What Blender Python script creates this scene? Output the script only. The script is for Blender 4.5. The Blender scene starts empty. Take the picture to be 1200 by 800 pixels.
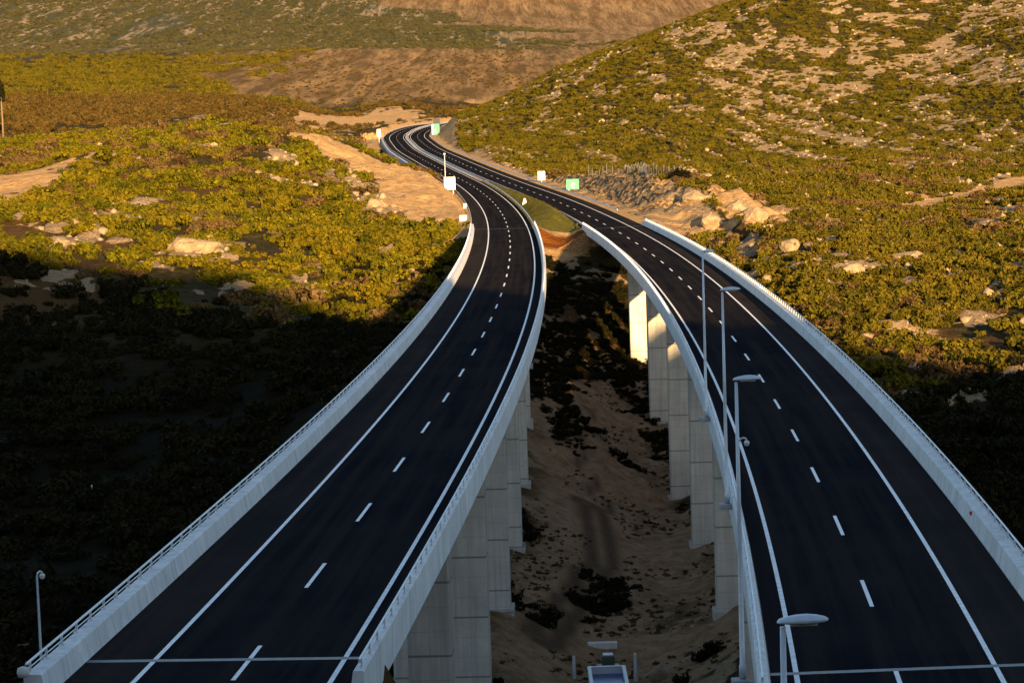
import bpy, math, random
import numpy as np
from mathutils import Vector
random.seed(7); rng = np.random.default_rng(11)
S = bpy.context.scene
COL = S.collection
R_ = math.radians

# ------------------------------------------------------------------ solved camera and carriageway alignment
VV = [7.95132,0.10059,0.03188,-0.93724,1.09947,-2.16004,0.06779,-0.22162,-0.25371,-0.22878,-0.18112,-0.25504,-0.20232,-0.21695,-1.0247,-1.17921,-0.99173,-0.74062,-0.49014,-0.01519,0.05954,-0.19336,-0.49559,-0.68525,-0.72986,1.53044,1.05279,-2.22702,0.07225,-0.67106,-0.33045,-0.2501,-0.33208,-0.21304,-0.21855,0.17807,-1.03928,-1.23015,-1.02329,-0.75227,-0.26688,-0.06958,0.35802,2.70154,2.28294,2.54827,2.71554]
KN = np.array([-60,60,180,300,420,540,700.]); EN = np.array([-60,200,450,700.])
SS = np.arange(-60, 640, 3.0)
F, PITCH, ROLL = math.exp(VV[0]), VV[1], VV[2]
CP, SP, CR, SR = math.cos(PITCH), math.sin(PITCH), math.cos(ROLL), math.sin(ROLL)

def at(u, v, D):
    """a point of the photograph (1200x800) at ground distance D from the lens"""
    du, dv = u-600, v-400
    X = du*CR - dv*SR; Y = du*SR + dv*CR
    dx, dy, dz = X/F, CP - Y/F*SP, -SP - Y/F*CP
    t = D/dy
    return np.array([dx*t, D, dz*t])

def to_pix(x, y, z):
    Z = y*CP - z*SP; Y = -(z*CP + y*SP)
    u = F*x/Z; w = F*Y/Z
    return 600 + u*CR + w*SR, 400 - u*SR + w*CR

class Road: pass
def fitted(i):
    q = Road()
    x, y, z, th = VV[i]*10, VV[i+1]*100, VV[i+2]*10, VV[i+3]; i += 4
    k = np.interp(SS, KN, np.array(VV[i:i+7])*1e-3); i += 7
    g = np.interp(SS, KN, np.array(VV[i:i+7])*1e-2); i += 7
    q.e = np.array(VV[i:i+4])*1e-2
    c = lambda a: np.concatenate([[0], np.cumsum((a[1:]+a[:-1])/2*3.0)])
    i0 = int(np.argmin(abs(SS)))
    t = c(k); t = t - t[i0] + th
    X, Y, Z = c(np.sin(t)), c(np.cos(t)), c(g)
    q.s = SS.copy(); q.x = X-X[i0]+x; q.y = Y-Y[i0]+y; q.z = Z-Z[i0]+z
    return q
def extend(q, pts):
    """carry a fitted centre line on through far points, resampled every 3 m and eased"""
    P = np.vstack([np.stack([q.x, q.y, q.z], 1), pts])
    L = np.concatenate([[0], np.cumsum(np.linalg.norm(np.diff(P[:, :2], axis=0), axis=1))])
    n = len(q.x); s = np.arange(0, L[-1], 3.0)
    Q = np.stack([np.interp(s, L, P[:, j]) for j in range(3)], 1)
    W = 31; ker = np.hanning(2*W+1); ker /= ker.sum()
    sm = np.stack([np.convolve(np.pad(Q[:, j], W, mode='reflect', reflect_type='odd'), ker, 'valid') for j in range(3)], 1)
    b = np.clip((s - L[n-1] + 150)/100, 0, 1)[:, None]; b = b*b*(3-2*b)
    Q = Q*(1-b) + sm*b
    q.x, q.y, q.z = Q.T; q.s = s - 60
    q.th = np.arctan2(np.gradient(q.x), np.gradient(q.y))
    return q
LQ = fitted(3); RQ = fitted(3+4+7+7+4)
far_px = [(504,199,850),(480,185,980),(465,176,1090),(455,162,1300),(459,157,1370),(470,152,1450),(487,147.5,1530),(512,145,1640),(545,143,1760),(580,141,1880)]
fp = np.array([at(*p) for p in far_px])
tt = np.arctan2(np.gradient(fp[:, 0]), np.gradient(fp[:, 1]))
shift = lambda o: fp + np.stack([o*np.cos(tt), -o*np.sin(tt), 0*tt], 1)
LQ = extend(LQ, shift(3.75)); RQ = extend(RQ, shift(3.75+11.2))
def pt(q, s, o=0, h=0):
    x, y, z, th = (np.interp(s, q.s, a) for a in (q.x, q.y, q.z, q.th))
    e = np.interp(s, EN, q.e)
    return np.stack([x + o*np.cos(th), y - o*np.sin(th), z + e*o + h], -1)
def heading(q, s): return float(np.interp(s, q.s, q.th))
def nearest(q, x, y):
    """distance to a centre line, signed to the right, with road level and station"""
    m = slice(0, None, 3)
    ax, ay, az, at_, as_ = q.x[m], q.y[m], q.z[m], q.th[m], q.s[m]
    out = np.empty((3,)+x.shape)
    X, Y = x.ravel(), y.ravel(); o = out.reshape(3, -1)
    for i in range(0, len(X), 20000):
        d = (X[i:i+20000, None]-ax)**2 + (Y[i:i+20000, None]-ay)**2
        j = d.argmin(1)
        dx, dy = X[i:i+20000]-ax[j], Y[i:i+20000]-ay[j]
        lat = dx*np.cos(at_[j]) - dy*np.sin(at_[j])
        o[0, i:i+20000] = np.where(lat < 0, -1, 1)*np.sqrt(d[np.arange(len(j)), j])
        o[1, i:i+20000] = az[j]; o[2, i:i+20000] = as_[j] + dx*np.sin(at_[j]) + dy*np.cos(at_[j])
    return out

# ------------------------------------------------------------------ noise
def hsh(i, j, seed):
    with np.errstate(over='ignore'):
        h = (i.astype(np.int64)*374761393 + j.astype(np.int64)*668265263 + seed*1442695041).astype(np.uint64)
        h ^= h >> np.uint64(13); h *= np.uint64(1274126177); h ^= h >> np.uint64(16)
    return (h & np.uint64(0xffff)).astype(float)/65535.0
def vn(x, y, seed=0):
    i, j = np.floor(x), np.floor(y); fx, fy = x-i, y-j
    fx = fx*fx*(3-2*fx); fy = fy*fy*(3-2*fy)
    a = hsh(i, j, seed)*(1-fx) + hsh(i+1, j, seed)*fx
    b = hsh(i, j+1, seed)*(1-fx) + hsh(i+1, j+1, seed)*fx
    return a*(1-fy) + b*fy
def fbm(x, y, sc, seed=0, o=4):
    t, a, n = 0, .5, 0
    for k in range(o):
        t = t + a*vn(x/sc*2**k + 17*k, y/sc*2**k - 9*k, seed+k); n += a; a *= .55
    return t/n

# ------------------------------------------------------------------ terrain
SUN_EL, SUN_AZ = R_(10.5), R_(13)
ctrl = [at(*p) for p in [
 # valley floor, read off the feet of the piers
 (746,415,397),(772,500,352),(798,580,309),(824,640,266),(850,717,223),(595,712,215),(605,640,249),(660,780,205),(700,600,280),
 (680,470,345),(640,300,455),(650,360,410),(640,268,475),(300,700,225),(100,780,200),(20,600,270),(200,470,325),(420,420,340),
 # left hill
 (50,335,405),(400,330,420),(200,315,415),(480,310,432),(200,262,475),(0,300,420),(400,240,545),(300,184,610),(100,188,590),(200,180,620),(0,205,590),
 (430,205,640),(450,225,590),(490,255,530),(420,172,740),(443,187,720),(458,200,690),(490,206,655),(507,213,622),(520,223,596),(541,241,552),(470,212,850),(458,206,950),(448,196,1080),(300,151,700),(200,149,700),(100,157,680),(380,162,740),(0,176,650),(300,172,900),(150,174,880),(0,186,860),(380,172,930),
 # plain and mountains beyond
 (300,142,1100),(100,136,1250),(0,138,1200),(100,90,2600),(300,75,3000),(500,112,2200),(500,65,3200),(650,60,3400),(720,50,3500),(300,118,1700),(450,126,1900),(100,118,1700),
 (0,60,3800),(0,0,5000),(300,0,5200),(600,0,5600),(800,0,6000),(300,-90,7200),(0,-90,7200),(700,-90,7200),(1100,-90,7200),(1100,0,6000),
 (420,140,1750),(400,134,1950),(330,150,1350),(350,155,1150),
 # hill on the right
 (560,180,950),(560,133,1250),(520,140,1330),(610,108,1300),(650,85,1300),(700,65,1300),(800,28,1300),(890,0,1300),(1000,-45,1320),(700,150,1020),
 (800,150,950),(900,120,1050),(1000,100,1080),(1000,20,1230),(1100,60,1150),(1200,0,1200),(1200,100,1000),(1200,170,850),(1000,170,880),
 (900,190,830),(800,190,850),(720,195,850),(560,140,1700),(620,140,1700),(700,110,1700),(800,80,1700),(900,50,1700),(1000,20,1700),(1200,-40,1700),
 # slope on the right
 (700,204,640),(760,202,620),(810,203,600),(840,222,560),(900,235,560),(900,290,450),(1000,260,520),(1000,350,370),(1100,300,430),(1100,420,310),
 (1200,430,290),(1200,300,420),(1200,230,600),(1080,240,600),(1050,195,720),(950,200,750),(1200,600,215),(1200,520,245),(950,360,350),(860,300,455),
 (1000,440,300),(1080,600,215),
]]
ctrl += [np.array(p, float) for p in [(0,88,-23.6),(4,110,-29),(2,150,-42),(5,178,-48),(-30,90,-23),(40,90,-24),(-50,130,-38),(60,130,-34),(-40,170,-46),
 (0,60,-22.5),(-30,60,-20),(35,60,-20),(-60,60,-14),(70,60,-14),(0,30,-22),(-40,30,-12),(45,30,-12),(80,180,-38),(-80,180,-46),(-120,300,-42),(120,300,-32),(-160,500,-18),(170,500,-28),(-260,900,-8),(330,900,-5)]]
ctrl = np.array(ctrl)
def ab(x, y):
    y = np.maximum(y, 15)
    return np.clip(x/(y+60), -.42, .42)*4.0, np.log(y+60)
ca, cb = ab(ctrl[:, 0], ctrl[:, 1])
def tps(r2): return r2*np.log(r2+1e-9)
n = len(ctrl)
A = np.zeros((n+3, n+3))
A[:n, :n] = tps((ca[:, None]-ca)**2 + (cb[:, None]-cb)**2) + np.eye(n)*2e-3
A[:n, n] = 1; A[:n, n+1] = ca; A[:n, n+2] = cb; A[n:, :n] = A[:n, n:].T
sc_ = ctrl[:, 1]+60
W_ = np.linalg.solve(A, np.concatenate([ctrl[:, 2]/sc_, [0, 0, 0]]))   # work on slope from the lens so near and far weigh alike
def rbf(x, y):
    a, b = ab(x, y); out = np.empty(a.size); a, b = a.ravel(), b.ravel()
    for i in range(0, a.size, 20000):
        s = slice(i, i+20000)
        out[s] = tps((a[s, None]-ca)**2 + (b[s, None]-cb)**2) @ W_[:n] + W_[n] + W_[n+1]*a[s] + W_[n+2]*b[s]
    return out.reshape(x.shape)*(np.maximum(y, 15)+60)
# crest line of the hill behind the lens, whose shade lies over the valley: (across the light, height reduced along the light)
EDGE = [at(*p) for p in ((0,292,420),(100,297,415),(200,312,415),(340,314,422),(525,342,309),(612,362,281),(860,385,248),(795,397,309),(770,372,352),(745,362,397),(880,370,336),(1050,420,300),(1200,450,274))]
QP = sorted((float(P[0]*math.cos(SUN_AZ)+P[1]*math.sin(SUN_AZ)), float(P[2]+math.tan(SUN_EL)*(-P[0]*math.sin(SUN_AZ)+P[1]*math.cos(SUN_AZ)))) for P in EDGE)
pk = np.arange(-20, 150, 6.0)
qk = [np.average([b for _, b in QP], weights=[math.exp(-((a-p)/7.0)**2)+1e-6*math.exp(-abs(a-p)/20) for a, _ in QP]) for p in pk]
QP = [(-300, qk[0]-4), (-120, qk[0])] + list(zip(pk, qk)) + [(250, qk[-1]+2), (420, 10)]
def hill_behind(x, y):
    p = x*math.cos(SUN_AZ) + y*math.sin(SUN_AZ); al = -x*math.sin(SUN_AZ) + y*math.cos(SUN_AZ)
    q = np.interp(p, [a for a, _ in QP], [b for _, b in QP])
    crest = q + math.tan(SUN_EL)*75 + 1.2*(fbm(p, p*0, 12, 77)-.5)
    d = al + 75
    return np.where(d > 0, -2.2 + (crest+2.2)*np.clip(1-d/68, 0, 1)**1.15, crest + d*.12), al
def ground(x, y):
    z = rbf(x, y)
    hb, al = hill_behind(x, y)
    t = np.clip((y-2)/21, 0, 1); t = t*t*(3-2*t)
    z = np.where(al < 60, hb, 0)*(1-t) + z*t
    rough = np.clip((y-60)/200, .1, 1)*np.clip(.6+y/1800, .6, 3)
    z = z + rough*((2.2 + 4.5*np.clip((-8-x)/25, 0, 1)*np.clip((900-y)/150, 0, 1))*(fbm(x, y, 30, 3)-.5) + .9*(fbm(x, y, 7, 5, 3)-.5))
    z = z + np.clip((430-y)/60, 0, 1)*np.clip((y-170)/20, 0, 1)*(.9*abs(fbm(x/2.2, y, 5, 15, 4)-.5)*2-.3)
    far = np.clip((y-2600)/1500, 0, 1)
    z = z + far*(34*(fbm(x, y, 700, 21, 5)-.5))
    bare = np.zeros_like(z)
    dl, zl, sl = nearest(LQ, x, y); dr, zr, sr = nearest(RQ, x, y)
    inner = (dl > 0) & (dr < 0)
    for (d, zz, s, ex, q) in ((dl, zl, sl, LQ.e, 0), (dr, zr, sr, RQ.e, 1)):
        on = ((s > 356) | (s < -17)) & (y > 32)
        w = np.where(d < 0, 8.6, 6.2) if q == 0 else np.where(d < 0, 6.2, 9.0+2.6*np.clip((s-366)/20, 0, 1))
        g = np.maximum(abs(d)-w, 0)
        base = zz - .22 + np.interp(s, EN, ex)*np.clip(d, -9, 9)
        base = np.where(abs(d) < 9.5, np.minimum(base, zz+np.interp(s, EN, ex)*d-.15), base)
        hi = base + g*(1.05 if q else .8); lo = base - g*np.where((s < 0) & ((d > 0) if q == 0 else (d < 0)), 3.0, .62)
        if q: hi = np.where((s > 366) & (s < 660) & (d > 0), base + g*.52, hi)
        if q == 0:
            wl_ = (d < -7.1) & (s > 790) & (s < 1240)
            lo = np.where(wl_, -999, lo); hi = np.where((d < -7.1) & (s > 780) & (s < 1250) & (g < 12), np.minimum(hi, base-2.0), hi)
        zn = np.clip(z, lo, hi)
        if q == 1:                                        # drilled and gullied face of the rock cut
            ph = (s + .9*g)/5.2 + 1.1*vn(s/11, g/40, 404); saw = abs((ph % 1)*2-1)
            gul = saw**1.2*3.0 + .8*vn(s/1.3, g/5, 402) - .3
            zn = zn - np.where((d > 10) & (s > 370) & (s < 650), np.clip(g/1.5, 0, 1)*np.clip((z-base-.6)/1.5, 0, 1)*np.clip((24-g)/8, 0, 1), 0)*gul
        fade = np.clip((s-356)/4, 0, 1) if True else 1
        hard = on & (abs(d) < 60)
        z = np.where(hard, zn, z)
        bare = np.where(hard & (s > 300) & ((z >= hi-.25) | (z <= lo+.25)), np.clip(1.2-g/28, 0, 1), bare)
    return z, bare, dl, dr, sl, sr
def axis(segs):
    out = []
    for a, b, st in segs: out.append(np.arange(a, b, st))
    return np.concatenate(out)
def grow(a, b, st, f):
    o = [a]
    while o[-1] < b: o.append(o[-1]+st); st *= f
    return np.array(o)
xr = grow(90, 3600, 1.5, 1.035); xa = np.concatenate([-xr[::-1], axis([(-88.9, 90, 1.1)]), xr])
ya = np.concatenate([-grow(0, 420, 3, 1.06)[::-1][:-1], axis([(0, 90, 2.0), (90, 480, 1.0), (480, 760, 1.4), (760, 1450, 2.2)]), grow(1450, 8600, 3, 1.018)])
TX, TY = np.meshgrid(xa, ya)
TZ, BARE, DL, DR, SL, SR_ = ground(TX, TY)
def zt(x, y):
    x, y = np.atleast_1d(x).astype(float), np.atleast_1d(y).astype(float)
    i = np.clip(np.searchsorted(xa, x)-1, 0, len(xa)-2); j = np.clip(np.searchsorted(ya, y)-1, 0, len(ya)-2)
    fx = (x-xa[i])/(xa[i+1]-xa[i]); fy = (y-ya[j])/(ya[j+1]-ya[j])
    return (TZ[j, i]*(1-fx)+TZ[j, i+1]*fx)*(1-fy) + (TZ[j+1, i]*(1-fx)+TZ[j+1, i+1]*fx)*fy
def hit(u, v, lo=80, hi=7000):
    """where the line of sight through a point of the photograph meets the ground"""
    Ds = np.geomspace(lo, hi, 3000)
    P = np.array([at(u, v, 1.0)])*Ds[:, None]
    below = P[:, 2] < zt(P[:, 0], P[:, 1])
    k = int(np.argmax(below))
    return P[k] if below[k] else P[-1]

# ------------------------------------------------------------------ ground cover fields (what grows or lies where)
U_, V_ = to_pix(TX, np.maximum(TY, 20), TZ)
def rockfield(x, y):
    """share of bare limestone, 0..1; beds run up the slopes"""
    k = np.clip((y-500)/500, 0, 1); sx = 1 + .15*k; sy = 1.6 + 1.3*k
    xs = x + .07*y*k
    f1 = fbm(xs/sx, y/sy, 6.5, 31, 5); f2 = fbm(xs/sx, y/sy, 26, 37, 3); f3 = fbm(xs/sx, y/sy, 2.4, 39, 2)
    r = f1*.62 + f2*.30 + f3*.22
    share = np.where(y > 760, .20 + .19*np.clip((x-10)/170, -.4, 1), np.where(x > 10, .24, .15))
    share = np.where((x < -12) & (y < 400), .012, share); share = np.where((x > 25) & (y < 300), .10, share); share = np.where(y > 1700, .02, share)
    return r, share
ROCK, SHARE = rockfield(TX, TY)
srt = np.sort(ROCK[(TY > 200) & (TY < 1500) & (abs(TX) < 300)][::37]); RANK = np.searchsorted(srt, ROCK)/len(srt)
def seg_dist(pts, x, y):
    d = np.full(x.shape, 1e9)
    for (a, b) in zip(pts[:-1], pts[1:]):
        ab_ = b[:2]-a[:2]; t = np.clip(((x-a[0])*ab_[0]+(y-a[1])*ab_[1])/(ab_@ab_), 0, 1)
        d = np.minimum(d, np.hypot(x-a[0]-t*ab_[0], y-a[1]-t*ab_[1]))
    return d
def blob(u, v, rx, ry):
    """an irregular patch on the ground: its centre as seen in the photo, radii in metres"""
    c = hit(u, v)
    n_ = fbm(TX, TY, 4.5, int(u*7+v), 3)
    return np.clip(1.25 - np.hypot((TX-c[0])/rx, (TY-c[1])/ry) + (n_-.5)*1.3, 0, 1)
mx = np.maximum
rock = np.clip((RANK-(1-SHARE))*7+.5, 0, 1)
for b in [(160,243,6,10),(285,205,5,12),(322,213,4,10),(360,215,3.5,8),(128,182,7,12),(235,173,5,12),(245,288,9,9),(70,285,5,9),(440,240,6,14),(330,182,5,10),
          (1065,305,6,14),(1000,312,5,11),(985,330,4,9),(1020,345,3.5,8),(1090,330,5,9),(1060,385,5,8),(950,305,4,10),(930,100,9,22),(1075,70,9,22),(875,125,6,18),(770,95,6,22),(1180,95,8,20),(700,110,5,20)]:
    rock = mx(rock, blob(*b))
sand = np.clip(BARE, 0, 1)
for b in [(20,214,15,46),(5,235,9,16),(400,142,50,230),(450,140,40,240),(350,150,34,90),(655,280,7,12),(660,295,6,9),(880,255,10,24),(850,240,9,18),(830,258,6,14),(905,270,6,14),(560,118,14,60),(545,130,12,60)]:
    sand = mx(sand, blob(*b))
cutl = [hit(*p) for p in ((540,258),(525,240),(508,222),(488,210),(458,203),(436,190),(415,178),(395,170))]
for b in [(455,222,6,14),(480,240,5,12),(430,200,7,16),(385,180,6,14),(505,250,5,9)]: rock = mx(rock, .9*blob(*b))
sand = mx(sand, np.clip(1.5 - seg_dist(cutl, TX, TY)/(8+TY/100) + (fbm(TX, TY, 8, 19, 3)-.5)*1.2, 0, 1)*(DL < -7))
path_ = [hit(*p) for p in ((1078,241),(1105,236),(1135,230),(1165,222),(1200,212),(1230,205))]
sand = mx(sand, np.clip(1.8-seg_dist(path_, TX, TY)/5.0, 0, 1))
cutr = np.clip((DR-9.5)/2, 0, 1)*np.clip((27-DR)/3, 0, 1)*np.clip((SR_-370)/8, 0, 1)*np.clip((640-SR_)/15, 0, 1)
rock = mx(rock, cutr); lit_ribs = fbm((SR_+.9*(DR-9))/3.4, DR/16, 1, 405, 3)
sand = np.where(cutr > .2, np.clip((lit_ribs-.42)*6, 0, .9), sand)  # sunlit ribs of the rock cut painted in as golden streaks
grass = mx(mx(blob(640,245,4.5,34), blob(610,222,3,30)), np.clip(1.0 - abs(TY-520)/60, 0, 1)*((DL > 5) & (DR < -5)))
grass = np.where((DL > 4) & (DR < -4) & (SL > 366) & (SL < 640), mx(grass, .8), grass)
orange = np.where((DL > 4) & (DR < -4), np.clip(1.1-abs(TY-466)/9, 0, 1), 0)
rust = np.clip((fbm(TX, TY, 26, 61, 3)-.56)*8, 0, 1)*(TY < 900)
midv = (DL > 4.5) & (DR < -3) | ((DL > -40) & (DR < 14))
dirt = np.clip(1.6 - seg_dist([hit(*p) for p in ((650,395),(690,450),(690,520),(720,600),(715,680),(690,740),(700,800))], TX, TY)/9.5 + (fbm(TX, TY/3, 7, 91, 4)-.5)*1.8, 0, 1)*(TY < 420)*(TY > 120)
track = np.clip(1.35 - abs(seg_dist([hit(*p) for p in ((688,590),(702,620),(706,660),(686,690),(655,725),(632,748))], TX, TY)-1.1)/1.0, 0, 1)
track = mx(track, .8*np.clip(1.3-abs(seg_dist([hit(*p) for p in ((690,480),(672,520),(690,560),(712,600))], TX, TY)-.8)/.5, 0, 1))
shade_tone = np.clip((385-TY)/45, 0, 1)*np.clip((-8-DL)/6, 0, 1) + np.clip((292-TY)/35, 0, 1)*np.clip((DR-9)/5, 0, 1)*np.clip((TY-222)/12, 0, 1)  # mask that paints the valley shade into the ground colour
farp = np.clip((TY-1950)/350, 0, 1)*np.clip((3900-TY)/500, 0, 1)
farp = farp*np.clip(1 + ((U_-300)/160), .0, 1)                      # brown karst plain, greener to the left
fb = fbm(TX, TY, 420, 44, 4)
farm = np.clip((TY-3300)/500, 0, 1)
farb = farm*np.clip(((U_-470)/110) + (fb-.5)*5.0 - np.where(V_ > 28, .25, 0), 0, 1)
farg = farm*(1-farb)

# ------------------------------------------------------------------ materials
def nt(name):
    m = bpy.data.materials.new(name); m.use_nodes = True
    t = m.node_tree; b = t.nodes['Principled BSDF']
    return m, t, b
def N(t, typ, **kw):
    nd = t.nodes.new(typ)
    for k, v in kw.items():
        if k in nd.inputs.keys() if isinstance(k, str) else False: nd.inputs[k].default_value = v
        else: setattr(nd, k, v)
    return nd
def noise(t, scale, detail=4, rough=.6, vec=None):
    nd = t.nodes.new('ShaderNodeTexNoise'); nd.inputs['Scale'].default_value = scale; nd.inputs['Detail'].default_value = detail; nd.inputs['Roughness'].default_value = rough
    if vec is not None: t.links.new(vec, nd.inputs['Vector'])
    return nd
def mixc(t, fac, a, b):
    nd = t.nodes.new('ShaderNodeMix'); nd.data_type = 'RGBA'
    for sock, v in ((nd.inputs[0], fac), (nd.inputs[6], a), (nd.inputs[7], b)):
        if hasattr(v, 'is_output'): t.links.new(v, sock)
        elif isinstance(v, (int, float)): sock.default_value = v
        else: sock.default_value = (*v, 1)
    return nd.outputs[2]
def math_(t, op, a, b=None, clamp=False):
    nd = t.nodes.new('ShaderNodeMath'); nd.operation = op; nd.use_clamp = clamp
    for i, v in enumerate((a, b)):
        if v is None: continue
        if hasattr(v, 'is_output'): t.links.new(v, nd.inputs[i])
        else: nd.inputs[i].default_value = v
    return nd.outputs[0]
def rampf(t, val, lo, hi):
    nd = t.nodes.new('ShaderNodeMapRange'); nd.inputs[1].default_value = lo; nd.inputs[2].default_value = hi
    t.links.new(val, nd.inputs[0]); return nd.outputs[0]
def posn(t): return t.nodes.new('ShaderNodeNewGeometry').outputs['Position']
def bump(t, b, h, strength, dist):
    nd = t.nodes.new('ShaderNodeBump'); nd.inputs['Strength'].default_value = strength; nd.inputs['Distance'].default_value = dist
    t.links.new(h, nd.inputs['Height']); t.links.new(nd.outputs[0], b.inputs['Normal'])
def plain(name, col, rough=.6, metal=0, var=.15, scale=2.0, spec=.5):
    m, t, b = nt(name)
    ns = noise(t, scale, 4, .6, posn(t))
    c = mixc(t, rampf(t, ns.outputs[0], .3, .7), [k*(1-var) for k in col], [min(1, k*(1+var)) for k in col])
    t.links.new(c, b.inputs['Base Color']); b.inputs['Roughness'].default_value = rough; b.inputs['Metallic'].default_value = metal
    b.inputs['Specular IOR Level'].default_value = spec
    return m

def terrain_mat():
    m, t, b = nt('terrain'); L = t.links
    p = posn(t)
    def attr(nm):
        a = t.nodes.new('ShaderNodeAttribute'); a.attribute_name = nm
        s = t.nodes.new('ShaderNodeSeparateColor'); L.new(a.outputs['Color'], s.inputs[0]); return s.outputs[0], s.outputs[1], s.outputs[2], a.outputs['Alpha']
    a1, a2, a3, a4 = attr('cover_a'); b1, b2, b3, b4 = attr('cover_b'); c1, c2, c3, c4 = attr('cover_c')
    n1 = noise(t, .55, 6, .65, p).outputs[0]; n2 = noise(t, .12, 4, .6, p).outputs[0]; n3 = noise(t, 2.3, 4, .7, p).outputs[0]; mpf = t.nodes.new('ShaderNodeMapping'); mpf.inputs['Scale'].default_value = (1, .07, .3); L.new(p, mpf.inputs[0])
    mps = t.nodes.new('ShaderNodeMapping'); mps.inputs['Scale'].default_value = (.32, .42, .5); L.new(p, mps.inputs[0])
    mpq = t.nodes.new('ShaderNodeMapping'); mpq.inputs['Scale'].default_value = (.22, .010, .05); L.new(p, mpq.inputs[0])
    n7 = noise(t, 1.0, 4, .7, mpq.outputs[0]).outputs[0]
    n4 = noise(t, .045, 9, .74, mpf.outputs[0]).outputs[0]
    def edge(mask, n, k=.9, lo=.42, hi=.58): return rampf(t, math_(t, 'ADD', mask, math_(t, 'MULTIPLY', math_(t, 'SUBTRACT', n, .5), k)), lo, hi)
    base = mixc(t, rampf(t, n1, .35, .65), (.026,.023,.009), (.070,.052,.020))
    base = mixc(t, math_(t, 'MULTIPLY', b3, .8), base, (.10,.052,.020))
    base = mixc(t, b1, base, (.012,.010,.005))            # rusty scrub above; valley shade painted into the ground colour here
    rockc = mixc(t, rampf(t, n3, .3, .7), (.19,.13,.075), (.41,.295,.17))
    base = mixc(t, edge(a1, n1, 1.1), base, rockc)
    dirtc = mixc(t, rampf(t, n1, .3, .7), (.21,.115,.06), (.46,.285,.16))
    base = mixc(t, edge(a4, n3, .8, .2, .8), base, dirtc)
    n6 = noise(t, .9, 5, .7, mps.outputs[0]).outputs[0]
    dirtc = mixc(t, rampf(t, n6, .44, .58), (.075,.045,.026), dirtc)
    mud = mixc(t, rampf(t, n3, .3, .7), (.04,.026,.016), (.085,.055,.034))
    base = mixc(t, math_(t, 'MULTIPLY', edge(b4, n1, 1.3, .15, .85), .75), base, mud)
    sandc = mixc(t, rampf(t, n1, .3, .75), (.38,.215,.085), (.66,.43,.20))
    sandc = mixc(t, math_(t, 'MULTIPLY', rampf(t, n6, .52, .70), .6), sandc, (.26,.16,.075))
    base = mixc(t, edge(a2, n1, .8), base, sandc)
    base = mixc(t, edge(b2, n3, .8, .3, .7), base, (.16,.055,.012))
    base = mixc(t, edge(a3, n3, .6), base, mixc(t, n1, (.075,.078,.010), (.17,.135,.028)))
    # brown karst plain and the mountain
    plainc = mixc(t, rampf(t, n4, .42, .60), (.13,.077,.028), (.34,.205,.085))
    base = mixc(t, edge(c1, n4, 1.2, .35, .65), base, plainc)
    mg = mixc(t, rampf(t, n4, .50, .57), (.075,.075,.035), (.36,.27,.165))
    mg = mixc(t, rampf(t, n2, .25, .55), (.028,.032,.014), mg)
    base = mixc(t, c2, base, mg)
    mb = mixc(t, rampf(t, n4, .40, .62), (.13,.08,.034), (.32,.205,.10))
    base = mixc(t, edge(c3, n4, 1.2, .35, .65), base, mb)
    spk = math_(t, 'MULTIPLY', math_(t, 'MAXIMUM', c1, math_(t, 'MAXIMUM', c2, c3)), rampf(t, n7, .50, .62))
    base = mixc(t, math_(t, 'MULTIPLY', spk, .7), base, (.075,.055,.025))
    L.new(base, b.inputs['Base Color']); b.inputs['Roughness'].default_value = .95; b.inputs['Specular IOR Level'].default_value = .02
    h = math_(t, 'ADD', math_(t, 'MULTIPLY', n1, .8), math_(t, 'MULTIPLY', n3, .35))
    bump(t, b, h, 1.0, 1.6)
    return m
def rock_mat():
    m, t, b = nt('limestone'); p = posn(t)
    n1 = noise(t, .9, 6, .65, p).outputs[0]; n3 = noise(t, 4, 4, .7, p).outputs[0]
    c = mixc(t, rampf(t, n1, .3, .7), (.18,.125,.075), (.42,.31,.185)); c = mixc(t, rampf(t, n3, .55, .7), c, (.13,.10,.06))
    t.links.new(c, b.inputs['Base Color']); b.inputs['Roughness'].default_value = .95; b.inputs['Specular IOR Level'].default_value = .1
    bump(t, b, n3, .8, .3); return m
def leaf_mat(name, dark, light, third):
    m, t, b = nt(name)
    oi = t.nodes.new('ShaderNodeObjectInfo'); ge = t.nodes.new('ShaderNodeNewGeometry')
    c = mixc(t, oi.outputs['Random'], dark, light)
    c = mixc(t, rampf(t, ge.outputs['Random Per Island'], .55, 1.0), c, third)
    n2 = noise(t, .05, 3, .6, ge.outputs['Position']).outputs[0]
    c = mixc(t, rampf(t, n2, .45, .7), c, [k*.75 for k in third])
    n5 = noise(t, .16, 3, .6, ge.outputs['Position']).outputs[0]
    c = mixc(t, rampf(t, n5, .48, .70), c, [k*.62 for k in dark])
    t.links.new(c, b.inputs['Base Color']); b.inputs['Roughness'].default_value = .8; b.inputs['Specular IOR Level'].default_value = .03
    return m
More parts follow.
